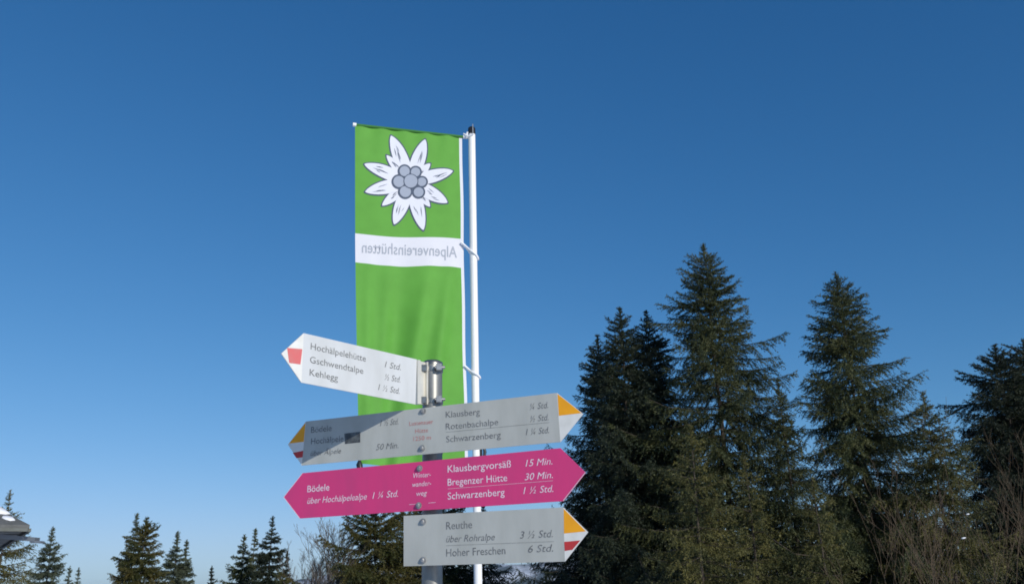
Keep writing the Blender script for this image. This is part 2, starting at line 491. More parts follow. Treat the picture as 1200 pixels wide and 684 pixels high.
# pink winter walking sign
s3 = Sign(3, 'magenta two-way winter walking pointer with white lettering, longest of the signs', (500, 568))
TL, TR, BR, BL = (354.3, 554), (656.7, 524.7), (660, 586.7), (351.1, 607)
A, T2 = (332.2, 582), (686.2, 553.4)
rounded_board(s3, 'board', [BL, BR, TR, TL], M['pink'])
b = MB(); b.prism(s3.poly([A, BL, TL]), 0, s3.T); b.build('arrow_tip', M['pink'], s3.root)
b = MB(); b.prism(s3.poly([BR, T2, TR]), 0, s3.T); b.build('arrow_tip', M['pink'], s3.root)
W = M['ink_white']
for p, q in ((A, BL), (BR, T2), (TL, A)):
    (ua, za), (ue, ze) = s3.uv(*p), s3.uv(*q)
    dx, dz = ue - ua, ze - za; l = math.hypot(dx, dz); nx, nz = -dz / l * .0016, dx / l * .0016
    s3.sheet('edge_line', [(ua, za), (ue, ze), (ue + nx, ze + nz), (ua + nx, za + nz)], W, .0005, uv=True)
s3.text('Bödele', (360.2, 576.4), (386, 574), 7.6, W, 0, .006)
s3.text('über Hochälpelealpe', (360.2, 589.9), (430, 584.6), 7.0, W, .25)
s3.text('1 ¼ Std.', (436.6, 584.0), (466.5, 581.4), 7.4, W, .25)
s3.text('Winter-', (484.3, 559.8), (505, 558.1), 5.6, W, .2)
s3.text('wander-', (483.3, 570.2), (505.4, 568.3), 5.6, W, .2)
s3.text('weg', (488, 580.7), (500.5, 579.7), 5.6, W, .2)
s3.rule((479.5, 590.8), (487, 590.2), W, .0012)
s3.rule((502, 588.9), (510.5, 588.2), W, .0012)
s3.text('Klausbergvorsäß', (524.7, 553.2), (599, 547.0), 8.0, W, 0, .004)
s3.text('15 Min.', (616, 546.3), (647.5, 543.6), 7.8, W, .25)
s3.text('Bregenzer Hütte', (524.7, 568.7), (594.5, 563.2), 8.0, W, 0, .004)
s3.text('30 Min.', (615, 562.3), (648.0, 559.6), 7.8, W, .25)
s3.rule((525, 572.4), (648, 562.8), W)
s3.text('Schwarzenberg', (524.7, 584.9), (591.5, 580.0), 8.0, W, 0, .004)
s3.text('1 ½ Std.', (613.4, 578.4), (648.6, 575.8), 7.8, W, .25)
s3.bolt(492, 548.5); s3.bolt(491, 592)
bracket(s3, [s3.uv(492, 549)[1], s3.uv(491, 592)[1]])

# lowest grey sign
s4 = Sign(4, 'grey right-pointing sign lowest on the post, listing Reuthe, Rohralpe and Hoher Freschen', (560, 630))
TL, TR, BR, BL, T2 = (473, 604), (660, 594), (662, 657.4), (473, 663), (689.0, 623)
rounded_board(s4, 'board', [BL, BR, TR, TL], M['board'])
b = MB(); b.prism(s4.poly([BR, T2, TR]), 0, s4.T); tip = b.build('arrow_tip', M['tip_white'], s4.root)
s4.sheet('orange_field', [(661.0, 624.6), (686.4, 622.0), (660.6, 595.8)], M['orange'], .0005, tip)
s4.sheet('red_stripe', [(661.8, 645.0), (670.8, 643.6), (680.2, 632.6), (661.3, 634.4)], M['red'], .0005, tip)
s4.text('Reuthe', (523, 620), (553.4, 618.3), 8.8, M['ink'])
s4.text('über Rohralpe', (523, 635), (580, 632.4), 7.8, M['ink'], .25)
s4.text('3 ½ Std.', (609.4, 630.6), (648, 628.8), 8.4, M['ink'], .25)
s4.rule((523, 638.8), (649, 634.0), M['ink'])
s4.text('Hoher Freschen', (523, 651.6), (592.4, 648.6), 8.8, M['ink'])
s4.text('6 Std.', (619, 647.0), (648.4, 645.6), 8.4, M['ink'], .25)
s4.bolt(496, 611); s4.bolt(496, 656)
bracket(s4, [s4.uv(496, 611)[1], s4.uv(496, 654)[1]])

# ------------------------------------------------------------------ flagpole and flag
FY = 8.6
pb = at(560.3, 684, FY)
ptop = at(553, 158, FY)
PX = pb[0]
pz = ptop[2]
fp = empty('flagpole', (PX, FY, 0), label='tall white flagpole with a black head, standing behind the signs', cat='flagpole')
RP = .038
b = MB()
b.tube([(0, 0, -.2), (0, 0, pz)], RP, 32)
b.build('pole', M['pole_white'], fp)
b = MB()
b.tube([(0, 0, pz), (0, 0, pz + .02), (0, 0, pz + .075), (0, 0, pz + .085)], [RP * 1.08, RP * 1.08, RP * 1.02, RP * .8], 24)
b.build('pole_head', M['black'], fp)
b = MB()
b.box((.010, -RP * 1.08 - .012, pz - .01), (.020, -RP * 1.08 - .001, pz + .10))
b.build('head_clip', M['bolt'], fp)
# pulley rope cleat low on the pole
q = at(563.5, 527, FY)
b = MB()
b.box((RP - .004, -.02, q[2] - .09), (RP + .02, .02, q[2] + .05))
b.tube([(RP + .03, -.0, q[2] - .11), (RP + .045, 0, q[2] - .02), (RP + .03, 0, q[2] + .07)], [.010, .016, .010], 8)
b.build('cleat', M['black'], fp)

FR = at(541.5, 161, FY)                                        # flag corner by the pole
lo_, hi_ = 6.0, FY + .5
for _ in range(50):                                            # the far end of a level crossbar
    mid = (lo_ + hi_) / 2
    if at(416, 147, mid)[2] > FR[2]: hi_ = mid
    else: lo_ = mid
FL = at(416, 147, (lo_ + hi_) / 2)
LY = FL[1]
BLp, BRp = at(420.5, 543, LY + .03), at(548.5, 546, FY - .02)
fn = np.cross(FR - FL, np.array([0, 0, 1.])); fn /= np.linalg.norm(fn)      # towards the camera
if fn[1] > 0: fn = -fn

def flag_base(u, v):
    l = FL + (BLp - FL) * v; r = FR + (BRp - FR) * v
    sway = np.sin(np.pi * v) * -.012
    p = l + (r - l) * u
    du = (r - l) / np.linalg.norm(r - l)
    return p + du * sway * (1 - u)

def flag_pt(u, v, off=0.0):
    p = flag_base(u, v)
    w = .010 * math.sin(u * 9.0 + v * 3) * min(1, v * 6)
    w += .020 * v * math.sin(u * 7.2 - v * 6.5 + .6)                # diagonal folds growing downwards
    g = min(1, max(0.0, v - .34) * 3.5)
    for c_, k_, a_, wd_ in ((.86, .50, .050, .07), (.66, .60, .042, .075), (.44, .38, -.030, .09), (.30, .22, .022, .06), (.12, .08, .020, .05)):
        w += a_ * g * math.exp(-((u - c_ + k_ * (v - .45)) / wd_) ** 2)
    w += .008 * math.sin(u * 31 + v * 4) * math.exp(-v * 14)         # gathers under the sleeve
    w += .012 * math.sin(v * 21 + u * 3) * (u ** 3)
    return p + fn * (w + off)

def flag_uv(px, py):
    o = FL
    p = on_plane(px, py, o, fn)
    u, v = .5, .3
    for _ in range(30):
        e = p - flag_base(u, v)
        ax = flag_base(u + 1e-3, v) - flag_base(u, v); az = flag_base(u, v + 1e-3) - flag_base(u, v)
        A_ = np.stack([ax, az], 1) / 1e-3
        s_, *_r = np.linalg.lstsq(A_, e, rcond=None)
        u += s_[0]; v += s_[1]
    return u, v

flag = empty('banner_flag', tuple(FR), label='tall green banner with white edelweiss and mirrored white text band, hanging by the pole', cat='flag')
FRv = FR.copy()
def L_(p): return tuple(np.asarray(p) - FRv)

def cloth(name, u0, u1, vtop, vbot, m, nu=60, nv=120, off=0.0):     # vtop/vbot: functions of u
    b = MB(); vs = []; fs = []
    for j in range(nv + 1):
        for i in range(nu + 1):
            u = u0 + (u1 - u0) * i / nu
            t = j / nv
            vs.append(L_(flag_pt(u, vtop(u) + (vbot(u) - vtop(u)) * t, off)))
    for j in range(nv):
        for i in range(nu):
            a = j * (nu + 1) + i
            fs.append((a, a + nu + 1, a + nu + 2, a + 1))
    b.add(vs, fs, 0, True)
    return b.build(name, m, flag)
bl0, bl1 = flag_uv(416, 273.5)[1], flag_uv(416, 307.5)[1]
br0, br1 = flag_uv(540, 281)[1], flag_uv(541.5, 315)[1]
B0 = lambda u: bl0 + (br0 - bl0) * u + .004 * math.sin(u * 5)
B1 = lambda u: bl1 + (br1 - bl1) * u + .004 * math.sin(u * 5)
UH = .972
cl0 = cloth('cloth', 0, UH, lambda u: 0.0, B0, M['flag'], 60, 50)
cloth('cloth', 0, UH, B1, lambda u: 1.0 + .004 * math.sin(u * 6), M['flag'], 60, 90)
band = cloth('white_band', 0, UH, B0, B1, M['flag_white'], 60, 16)
cloth('hem', UH, 1.0, lambda u: -.002, lambda u: 1.0, M['flag_white'], 3, 120)

b = MB()
pts = [L_(flag_base(u, 0) + np.array([0, 0, .006])) for u in np.linspace(-.006, 1.035, 12)]
b.tube(pts, .015, 12)
b.build('top_sleeve', M['flag_dark'], flag)
b = MB()
e0, e1 = np.array(pts[0]), np.array(pts[1]); dd = (e1 - e0) / np.linalg.norm(e1 - e0)
b.tube([e0 - dd * .015, e0 + dd * .02], .021, 12)
b.build('bar_end', M['pole_white'], flag)
b = MB()
pe = np.array(pts[-1]); hp = np.array([PX, FY, pz + .03]) - FRv
b.tube([pe - dd * .03, pe + dd * .01, hp - np.array([RP * .9, .0, 0])], [.020, .026, .022], 10)
b.tube([pe + np.array([-.02, -.02, .03]), pe + np.array([.03, -.05, -.02]), hp + np.array([.02, -RP - .012, -.05])], .009, 8)
b.build('bar_joint', M['rope'], flag)
# straps looping round the pole
for (p0, p1) in (((542.5, 285.5), (560.2, 304)), ((546.5, 430), (561.5, 443))):
    a = at(p0[0], p0[1], FY - .02) - FRv
    c = at(p1[0], p1[1], FY) - FRv
    cx, cy = PX - FRv[0], FY - FRv[1]
    z0, z1 = a[2], c[2]
    R_ = RP + .010
    pl = [a + np.array([-.02, -.005, .015]), a]
    for t in np.linspace(0, 1, 9):
        ang = math.radians(200 + 160 * t)
        pl.append(np.array([cx + R_ * math.cos(ang), cy + R_ * math.sin(ang), z0 + (z1 - z0) * (.35 + .65 * t)]))
    for t in np.linspace(.1, 1, 8):
        ang = math.radians(360 + 170 * t)
        pl.append(np.array([cx + R_ * math.cos(ang), cy + R_ * math.sin(ang), z1 + (z0 - z1) * .6 * t]))
    pl.append(a + np.array([0, .02, 0]))
    b = MB(); b.tube(pl, .011, 8)
    b.build('strap', M['rope'], flag)
q = np.array(flag_pt(0.005, 1.0)) - FRv
b = MB(); b.tube([q + np.array([0, 0, .03]), q + np.array([.0, -.01, -.01]), q + np.array([.02, -.01, -.11])], [.012, .03, .022], 10)
b.build('corner_weight', M['black'], flag)

# edelweiss print: each piece follows the cloth, a few millimetres proud of it
ZX, ZY, ZK = 400, 130, 3.42
def zuv(x, y): return flag_uv(ZX + x / ZK, ZY + y / ZK)
def flower():
    C = (278, 285)
    petals = [((199, 100), 29), ((335, 117), 28), ((92, 216), 26), ((446, 242), 26), ((95, 327), 27), ((423, 371), 27),
              ((211, 456), 28), ((327, 480), 27), ((181, 180), 19), ((356, 212), 18), ((163, 381), 20), ((354, 386), 18)]
    big = petals[:8]
    def leaf(b, tip, w, grow, off, mi):
        C0 = np.array(C, float); T_ = np.array(tip, float)
        ax = T_ - C0; Ln = np.linalg.norm(ax); ax /= Ln
        pr = np.array([-ax[1], ax[0]])
        rows = []
        ts = np.concatenate([np.linspace(0, .9, 12), [.94, .97, .99, 1.0]])
        for t in ts:
            g = (.70 + .30 * math.sin(min(1, t / .48) * math.pi / 2)) if t < .48 else max(0, 1 - ((t - .48) / .52) ** 2.0) ** .72
            hw = w * g + grow * (1 if t > .05 else 1)
            if t >= .999: hw = grow * .5 + .4
            c = C0 + ax * (Ln * t + (grow if t >= .999 else 0))
            rows.append([c + pr * hw, c, c - pr * hw])
        vs = []
        for r in rows:
            for p in r: vs.append(L_(flag_pt(*zuv(*p), off)))
        fs = []
        for i in range(len(rows) - 1):
            for k in range(2):
                fs.append((i*3+k, i*3+k+1, (i+1)*3+k+1, (i+1)*3+k))
        b.add(vs, fs, mi, True)
    def disc(b, c, r, off, mi):
        vs = [L_(flag_pt(*zuv(*c), off))]
        n = 22
        for k in range(n):
            a = 2 * math.pi * k / n
            vs.append(L_(flag_pt(*zuv(c[0] + r * math.cos(a), c[1] + r * math.sin(a)), off)))
        b.add(vs, [(0, 1 + (k + 1) % n, 1 + k) for k in range(n)], mi, True)
    def stroke(b, p, q, w, off, mi):
        p, q = np.array(p, float), np.array(q, float)
        d = q - p; d /= np.linalg.norm(d); n = np.array([-d[1], d[0]]) * w
        m = (p + q) / 2
        b.add([L_(flag_pt(*zuv(*t), off)) for t in (p, m + n, q, m - n)], [(0, 1, 2, 3)], mi)
    em = MB()
    rng = random.Random(3)
    for t, w in petals: leaf(em, t, w, 5.5, .0025, 0)
    for t, w in petals[8:]: leaf(em, t, w, 0, .005, 1)
    for i, (t, w) in enumerate(big): leaf(em, t, w, 0, .0062 + .0003 * i, 1)
    for t, w in petals:
        C0, T_ = np.array(C, float), np.array(t, float)
        ax = T_ - C0; Ln = np.linalg.norm(ax); ax /= Ln; pr = np.array([-ax[1], ax[0]])
        for k in range(5 if Ln > 125 else 2):
            s0 = rng.uniform(.42, .66); s1 = s0 + rng.uniform(.10, .24)
            o = rng.uniform(-.55, .55) * w
            stroke(em, C0 + ax * Ln * s0 + pr * o, C0 + ax * Ln * s1 + pr * o * .55, 1.5, .0105, 0 if k % 2 else 3)
    fl = [((278, 283), 29), ((253, 243), 23), ((297, 246), 21), ((230, 285), 25), ((322, 286), 20), ((256, 325), 25), ((309, 327), 22)]
    for c, r in fl: disc(em, c, r + 4.5, .0125, 0)
    for c, r in fl[1:]: disc(em, c, r - 2.5, .0150, 2)
    disc(em, fl[0][0], fl[0][1] + 1, .0165, 0)
    disc(em, fl[0][0], fl[0][1] - 2.5, .0185, 2)
    em.build('edelweiss_emblem', [M['flag_line'], M['flag_petal'], M['flag_grey'], M['flag_stroke']], flag)
flower()
me = text_mesh('Alpenvereinshütten', 0, .006)
v = co_of(me)
x0, x1 = v[:, 0].min(), v[:, 0].max()
w = np.empty_like(v)
for i in range(len(v)):
    t = (v[i, 0] - x0) / (x1 - x0)
    px = 535.5 - t * 111.5
    base = 301.8 - t * 5.6
    u_, v_ = flag_uv(px, base - v[i, 1] / CAP * 12.6)
    w[i] = L_(flag_pt(u_, v_, .003))
me.vertices.foreach_set('co', w.astype(np.float32).ravel()); me.update()
link('lettering', me, M['flag_text'], band)

# ------------------------------------------------------------------ hut at the left edge
HY = 14.0
ec = at(35, 614.5, HY)                       # right end of the eave
hut = empty('wooden_hut', (ec[0], ec[1], 0), math.radians(33), label='low wooden hut with snow-patched hip roof at the left edge', cat='hut')
ez = ec[2]
b = MB()
rw, rd, rh = 6.0, 5.0, 1.45                  # roof: eave along -x, depth along +y
TH = .05
ridge0, ridge1 = (-2.3, rd / 2, ez + rh), (-rw + 2.3, rd / 2, ez + rh)
P = [(0, 0, ez), (0, rd, ez), (-rw, rd, ez), (-rw, 0, ez)]
b.add(P + [ridge0, ridge1] + [(x, y, z - TH) for x, y, z in P], [(3, 0, 4, 5), (0, 1, 4), (1, 2, 5, 4), (2, 3, 5),
      (9, 8, 7, 6), (0, 3, 9, 6), (1, 0, 6, 7), (2, 1, 7, 8), (3, 2, 8, 9)])
roof = b.build('roof', M['roof'], hut)
def on_roof(x, t, off): # front slope
    k = t
    y = k * rd / 2; z = ez + rh * k
    nrm = np.array([0, -rh, rd / 2]); nrm = nrm / np.linalg.norm(nrm)
    return np.array([x, y, z]) + nrm * off
def snow_patch(cx, ct, sx, st, seed):
    rng = random.Random(seed); b = MB(); n = 18
    ring = [(cx + sx * math.cos(a) * rng.uniform(.8, 1.1), ct + st * math.sin(a) * rng.uniform(.8, 1.1)) for a in (2 * math.pi * k / n for k in range(n))]
    vs = [on_roof(x, t, .004) for x, t in ring] + [on_roof(cx + (x - cx) * .85, ct + (t - ct) * .85, .03) for x, t in ring] + [on_roof(cx, ct, .04)]
    fs = [(k, (k + 1) % n, n + (k + 1) % n, n + k) for k in range(n)] + [(n + k, n + (k + 1) % n, 2 * n) for k in range(n)]
    b.add(vs, fs, 0, True)
    b.build('snow_patch', M['snow'], roof)
rotm = Matrix.Rotation(math.radians(33), 3, 'Z')
pn = np.array(rotm @ Vector((0, -rh, rd / 2)).normalized()); po = np.array([ec[0], ec[1], ez])
def snow_on(pxs, th):
    loc = []
    for px, py in pxs:
        w_ = on_plane(px, py, po, pn) - np.array([ec[0], ec[1], 0])
        loc.append(np.array(rotm.transposed() @ Vector(w_)))
    c = sum(loc) / len(loc); nl = np.array([0, -rh, rd / 2]); nl /= np.linalg.norm(nl)
    n = len(loc); b = MB()
    b.add([p + nl * .003 for p in loc] + [c + (p - c) * .9 + nl * th for p in loc] + [c + nl * th * 1.2],
          [(k, (k + 1) % n, n + (k + 1) % n, n + k) for k in range(n)] + [(n + k, n + (k + 1) % n, 2 * n) for k in range(n)], 0, True)
    b.build('snow_patch', M['snow'], roof)
snow_on([(-12, 600), (-3, 601.5), (6, 602.5), (12, 602), (6, 597.5), (0, 594), (-12, 588)], .02)
snow_on([(2, 606.5), (6, 608.5), (12, 610), (18, 609.5), (15, 606), (8, 604.2), (3, 604.5)], .015)
snow_patch(-2.6, .45, 1.0, .3, 3); snow_patch(-4.3, .4, 1.1, .25, 4)
b = MB()
b.box((-rw + .02, -.03, ez - TH - .05), (-.02, .012, ez - TH - .002))
b.box((-.012, .014, ez - TH - .05), (.03, rd - .02, ez - TH - .002))
b.build('fascia', M['fascia'], roof)
b = MB(); b.box((-rw + .1, .06, ez - TH - .06), (-.1, rd - .1, ez - TH - .004)); b.build('soffit', M['timber'], roof)
b = MB()
b.box((-rw + .75, .75, -.2), (-1.1, rd - .6, ez - TH - .062))
b.build('wall', M['wall'], hut)
for wx in (-1.7, -3.6):
    b = MB()
    for a_, c_ in (((wx - .5, .70, .9), (wx + .5, .748, .98)), ((wx - .5, .70, 1.92), (wx + .5, .748, 2.0)),
                   ((wx - .5, .70, .981), (wx - .42, .748, 1.919)), ((wx + .42, .70, .981), (wx + .5, .748, 1.919)), ((wx - .03, .705, .981), (wx + .03, .748, 1.919))):
        b.box(a_, c_)
    wf = b.build('window', M['timber'], hut)
    b = MB(); b.box((wx - .42, .735, .981), (wx + .42, .7475, 1.919)); b.build('pane', M['glass'], wf)
# beam that sticks out under the eave
e1 = at(50, 632.5, HY + .3) ; e0 = at(-40, 624.5, HY + .35)
bm = MB()
inv = Matrix.Rotation(math.radians(-33), 3, 'Z')
p0 = np.array(inv @ Vector(e0 - np.array([ec[0], ec[1], 0]))); p1 = np.array(inv @ Vector(e1 - np.array([ec[0], ec[1], 0])))
def bar(b, p, q, w, h):
    d = (q - p) / np.linalg.norm(q - p); s_ = np.cross(d, [0, 0, 1.]); s_ /= np.linalg.norm(s_); up = np.cross(s_, d)
    vs = []
    for c in (p, q):
        for a_, e_ in ((-1, -1), (1, -1), (1, 1), (-1, 1)): vs.append(c + s_ * w / 2 * a_ + up * h / 2 * e_)
    b.add(vs, [(0, 1, 2, 3), (7, 6, 5, 4), (0, 4, 5, 1), (1, 5, 6, 2), (2, 6, 7, 3), (3, 7, 4, 0)])
bar(bm, p0, p0 + (p1 - p0) * .93, .14, .065)
bar(bm, p0 + (p1 - p0) * .86 + np.array([0, 0, -.036]), p1 + np.array([0, 0, -.030]), .10, .035)
bm.build('eave_beam', M['gutter'], hut)

# ------------------------------------------------------------------ trees
def unit(a): return a / np.maximum(np.linalg.norm(a, axis=-1, keepdims=True), 1e-9)

def spruce(tip, R, p, mname, seed, label, dens=1.0, tuft=.055, group='spruces on the right', ragged=.24, lean=(0, 0),
           top_up=.9, zmin=.06, droop=1.0, spike=.28):
    rng = np.random.default_rng(seed)
    gz = float(ground_z(np.array(tip[0] + lean[0]), np.array(tip[1] + lean[1]))) - .15
    H = tip[2] - gz
    base = np.array([tip[0], tip[1], gz])
    root = empty('spruce_tree', tuple(base), label=label, cat='tree', group=group)
    # trunk
    tr = MB()
    hs = np.linspace(0, H, 14)
    r0 = .008 * H + .02
    path = [(.02 * math.sin(h * 1.1 + seed), .02 * math.cos(h * .9 + seed), h) for h in hs]
    tr.tube(path, [max(.004, r0 * (1 - h / H) ** .9) for h in hs], 8)
    # primary branches
    zs = []
    d = spike * .35
    while d < H * (1 - zmin):
        t = d / H
        n = 4 if d < spike * 1.6 else (5 if d < 1.2 else rng.integers(6, 9))
        a0 = rng.uniform(0, 6.28)
        for k in range(n): zs.append((d * (1 + rng.normal(0, .012)) + rng.normal(0, .02), a0 + k * 6.283 / n + rng.normal(0, .18)))
        step = .12 + .27 * min(1, t * 2.2)
        for k in range(rng.integers(0, 2) if d < .9 else rng.integers(0, 4)): zs.append((d + rng.uniform(.1, .9) * step, rng.uniform(0, 6.28)))
        d += step / dens ** .5 * rng.uniform(.85, 1.15)
    D = np.maximum(np.array([a for a, _ in zs]), .03); az = np.array([b_ for _, b_ in zs])
    t = D / H
    az_lump = 1 + .13 * np.sin(az * 2 + seed) + .10 * np.sin(az * 3 + D * 1.3 + seed * 2)
    Ln = R * t ** p * np.clip(1 + rng.normal(0, ragged, len(D)), .45, 1.4) * az_lump
    Ln = np.maximum(Ln * np.clip(D / (spike * 2.2), .35, 1), .05)
    stick = (rng.uniform(size=len(D)) < .15) & (t > .2)
    Ln = np.where(stick, Ln * rng.uniform(1.08, 1.25, len(D)), Ln)
    # the older the branch the more it hangs, with an upturned end
    e0 = np.interp(t, [0, .05, .18, .45, 1], [1.1, .8, .45, .10, -.15]) * top_up + rng.normal(0, .08, len(D))
    e0 = np.minimum(e0, 1.2)
    sag = np.interp(t, [0, .1, .4, 1], [0, .12, .42, .52]) * droop * rng.uniform(.6, 1.3, len(D))
    up = np.interp(t, [0, .1, .4, 1], [.05, .14, .34, .36]) * rng.uniform(.6, 1.3, len(D))
    rad = np.stack([np.cos(az), np.sin(az), 0 * az], -1)
    side = np.stack([-np.sin(az), np.cos(az), 0 * az], -1)
    bend = rng.normal(0, .12, len(D))
    def bp(i, s):                      # points on branch i (arrays)
        L = Ln[i][:, None]; s_ = s[:, None]
        zz = L * (np.tan(e0[i])[:, None] * s_ * (1 - .25 * s_) - sag[i][:, None] * s_ ** 1.6 + up[i][:, None] * s_ ** 3.2)
        q = rad[i] * L * s_ + side[i] * L * bend[i][:, None] * s_ ** 2
        q[:, 2] = (H - D[i]) + zz[:, 0]
        return q
    def bt(i, s): return unit(bp(i, np.minimum(s + .03, 1.03)) - bp(i, s - .03))
    nb = len(D)
    for i in range(nb):                # limbs, thin tubes
        if Ln[i] < .25: continue
        ss = np.linspace(0, .97, 5); ii = np.full(5, i)
        r = .004 + .006 * Ln[i]
        tr.tube(bp(ii, ss), list(r * (1 - ss) + .003), 3, caps=False)
    tr.build('trunk', M['bark'], root)
    # secondary twigs
    sp = .050 / dens
    cnt = np.maximum(3, (Ln / sp).astype(int))
    I = np.repeat(np.arange(nb), cnt)
    k = np.concatenate([np.arange(c) for c in cnt])
    s = .10 + .90 * ((k + rng.uniform(0, 1, len(k))) / cnt[I])
    sd = np.where(rng.uniform(size=len(k)) < .5, -1., 1.)
    l2 = (np.minimum(.12, .05 + .05 * D[I]) + .44 * Ln[I] * (1.04 - s) ** .8 * np.minimum(1, s * 3)) * rng.uniform(.5, 1.15, len(k))
    l2 = np.minimum(l2, .6)
    P0 = bp(I, s); T0 = bt(I, s)
    ang = rng.uniform(.55, 1.1, len(k))
    sv = unit(np.cross(T0, np.array([0, 0, 1.])))
    dirv = T0 * np.cos(ang)[:, None] + sv * (sd * np.sin(ang))[:, None]
    hang = np.interp(t[I], [0, .08, .3, 1], [-.25, .1, .75, 1.5]) * rng.uniform(.3, 1.3, len(k)) * droop
    dirv = unit(dirv + np.array([0, 0, -1.]) * hang[:, None])
    # samples along twigs and along the primary itself
    st = .022 / dens
    c2 = np.maximum(3, (l2 / st).astype(int))
    J = np.repeat(np.arange(len(k)), c2)
    kk = np.concatenate([np.arange(c) for c in c2]); w = (kk + rng.uniform(0, 1, len(kk))) / c2[J]
    Q = P0[J] + dirv[J] * (l2[J] * w)[:, None]
    Q[:, 2] -= .25 * l2[J] * w ** 2 * np.clip(hang[J], 0, 1)
    A = dirv[J]
    c3 = np.maximum(3, (Ln / st * .8).astype(int))
    I3 = np.repeat(np.arange(nb), c3)
    k3 = np.concatenate([np.arange(c) for c in c3]); s3_ = .02 + 1.0 * (k3 + rng.uniform(0, 1, len(k3))) / c3[I3]
    Q = np.concatenate([Q, bp(I3, s3_)]); A = np.concatenate([A, bt(I3, np.minimum(s3_, 1))])
    # leader
    nl = int((60 + 90 * spike) * dens); zz = rng.uniform(0, .3 + spike, nl)
    Q = np.concatenate([Q, np.stack([0 * zz, 0 * zz, H - zz], -1)]); A = np.concatenate([A, np.tile([0, 0, 1.], (nl, 1))])
    N = len(Q)
    rnd = rng.normal(size=(N, 3)); rnd[:, 2] += .25
    rd = unit(rnd - A * np.sum(rnd * A, -1, keepdims=True))
    f = rng.uniform(.45, .95, N)[:, None]
    nd = unit(A * f + rd * (1.15 - f * .5))
    wv = unit(np.cross(nd, rng.normal(size=(N, 3))))
    ln = tuft * 1.25 * rng.uniform(.6, 1.25, N)[:, None]
    wd = tuft * .21 * rng.uniform(.7, 1.3, N)[:, None]
    V = np.empty((N, 3, 3))
    V[:, 0] = Q - wv * wd; V[:, 1] = Q + wv * wd; V[:, 2] = Q + nd * ln
    np_mesh('crown', V.reshape(-1, 3), np.arange(N * 3).reshape(-1, 3), M[mname], root)
    return root, N

TOT = 0
def tree(px, py, Y, hw, drop, p, mname, seed, label, **k):
    """tip at a photo pixel and distance Y; half width hw photo pixels at drop photo pixels below the tip"""
    global TOT
    tip = at(px, py, Y)
    sc = Y * 1.06 / FPX
    H = tip[2]
    R = hw * sc * (H / (drop * sc)) ** p
    r, n = spruce(tip, R, p, mname, seed, label, **k)
    TOT += n
    return r

RG = 'spruces on the right'
tree(726, 360, 25, 43, 120, .80, 'needle_dark_shade', 11, 'dark bushy spruce right beside the sign tips, left of its twin', dens=1.5, tuft=0.056, group=RG, ragged=.24)
tree(757, 364, 25.5, 40, 120, .82, 'needle_dark_shade', 12, 'dark slim-topped spruce just left of the tallest spruce', dens=1.5, tuft=0.056, group=RG)
tree(700, 392, 27, 36, 120, .78, 'needle_dark_shade', 13, 'dark broken-topped spruce nearest the sign points, leftmost of the big spruces', dens=1.5, tuft=0.059, group=RG)
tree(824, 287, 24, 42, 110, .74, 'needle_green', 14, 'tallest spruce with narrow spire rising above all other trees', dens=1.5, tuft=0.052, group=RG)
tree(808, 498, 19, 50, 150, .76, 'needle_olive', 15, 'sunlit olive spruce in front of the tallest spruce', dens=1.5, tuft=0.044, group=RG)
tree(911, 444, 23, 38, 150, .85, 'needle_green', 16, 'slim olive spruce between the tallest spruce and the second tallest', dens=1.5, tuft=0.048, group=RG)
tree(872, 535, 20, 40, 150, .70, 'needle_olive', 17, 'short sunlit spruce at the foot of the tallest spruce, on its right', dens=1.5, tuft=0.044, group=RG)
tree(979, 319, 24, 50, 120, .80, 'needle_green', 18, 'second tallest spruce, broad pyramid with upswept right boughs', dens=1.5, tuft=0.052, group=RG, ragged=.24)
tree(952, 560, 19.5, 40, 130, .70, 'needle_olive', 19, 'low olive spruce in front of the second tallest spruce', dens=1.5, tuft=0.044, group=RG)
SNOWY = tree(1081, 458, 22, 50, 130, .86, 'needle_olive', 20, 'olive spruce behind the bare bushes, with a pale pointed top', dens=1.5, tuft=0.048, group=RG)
tree(1165, 404, 27, 52, 110, .72, 'needle_dark_shade', 21, 'dark spruce near the right edge, its rounded top in full view', dens=1.5, tuft=0.059, group=RG)
tree(1199, 398, 28, 50, 110, .66, 'needle_dark_shade', 22, 'dark spruce cut off by the right picture edge', dens=1.5, tuft=0.059, group=RG)
tree(1020, 560, 26, 60, 110, .72, 'needle_dark_shade', 23, 'dark low spruce in the gap right of the second tallest spruce', dens=1.5, tuft=0.059, group=RG)

MG = 'spruces behind the signs'
tree(441, 583, 30, 52, 80, .70, 'needle_brown', 31, 'yellowish olive spruce under the left half of the magenta sign', tuft=0.067, dens=1.51, group=MG, top_up=1.2, droop=.8, ragged=.3)
tree(505, 572, 34, 62, 100, .72, 'needle_brown', 32, 'ragged spruce right behind the steel post', tuft=0.072, dens=1.32, group=MG, top_up=1.2, droop=.8, ragged=.3)
tree(566, 592, 33, 34, 90, .72, 'needle_dark_shade', 33, 'dark thin spruce behind the white flagpole foot', tuft=0.072, dens=1.13, group=MG, top_up=1.2, droop=.8, ragged=.35)
tree(652, 640, 36, 26, 60, .75, 'needle_dark_shade', 34, 'small dark spruce under the lowest sign tip', tuft=0.072, dens=1.13, group=MG, top_up=1.2, droop=.8, ragged=.35)

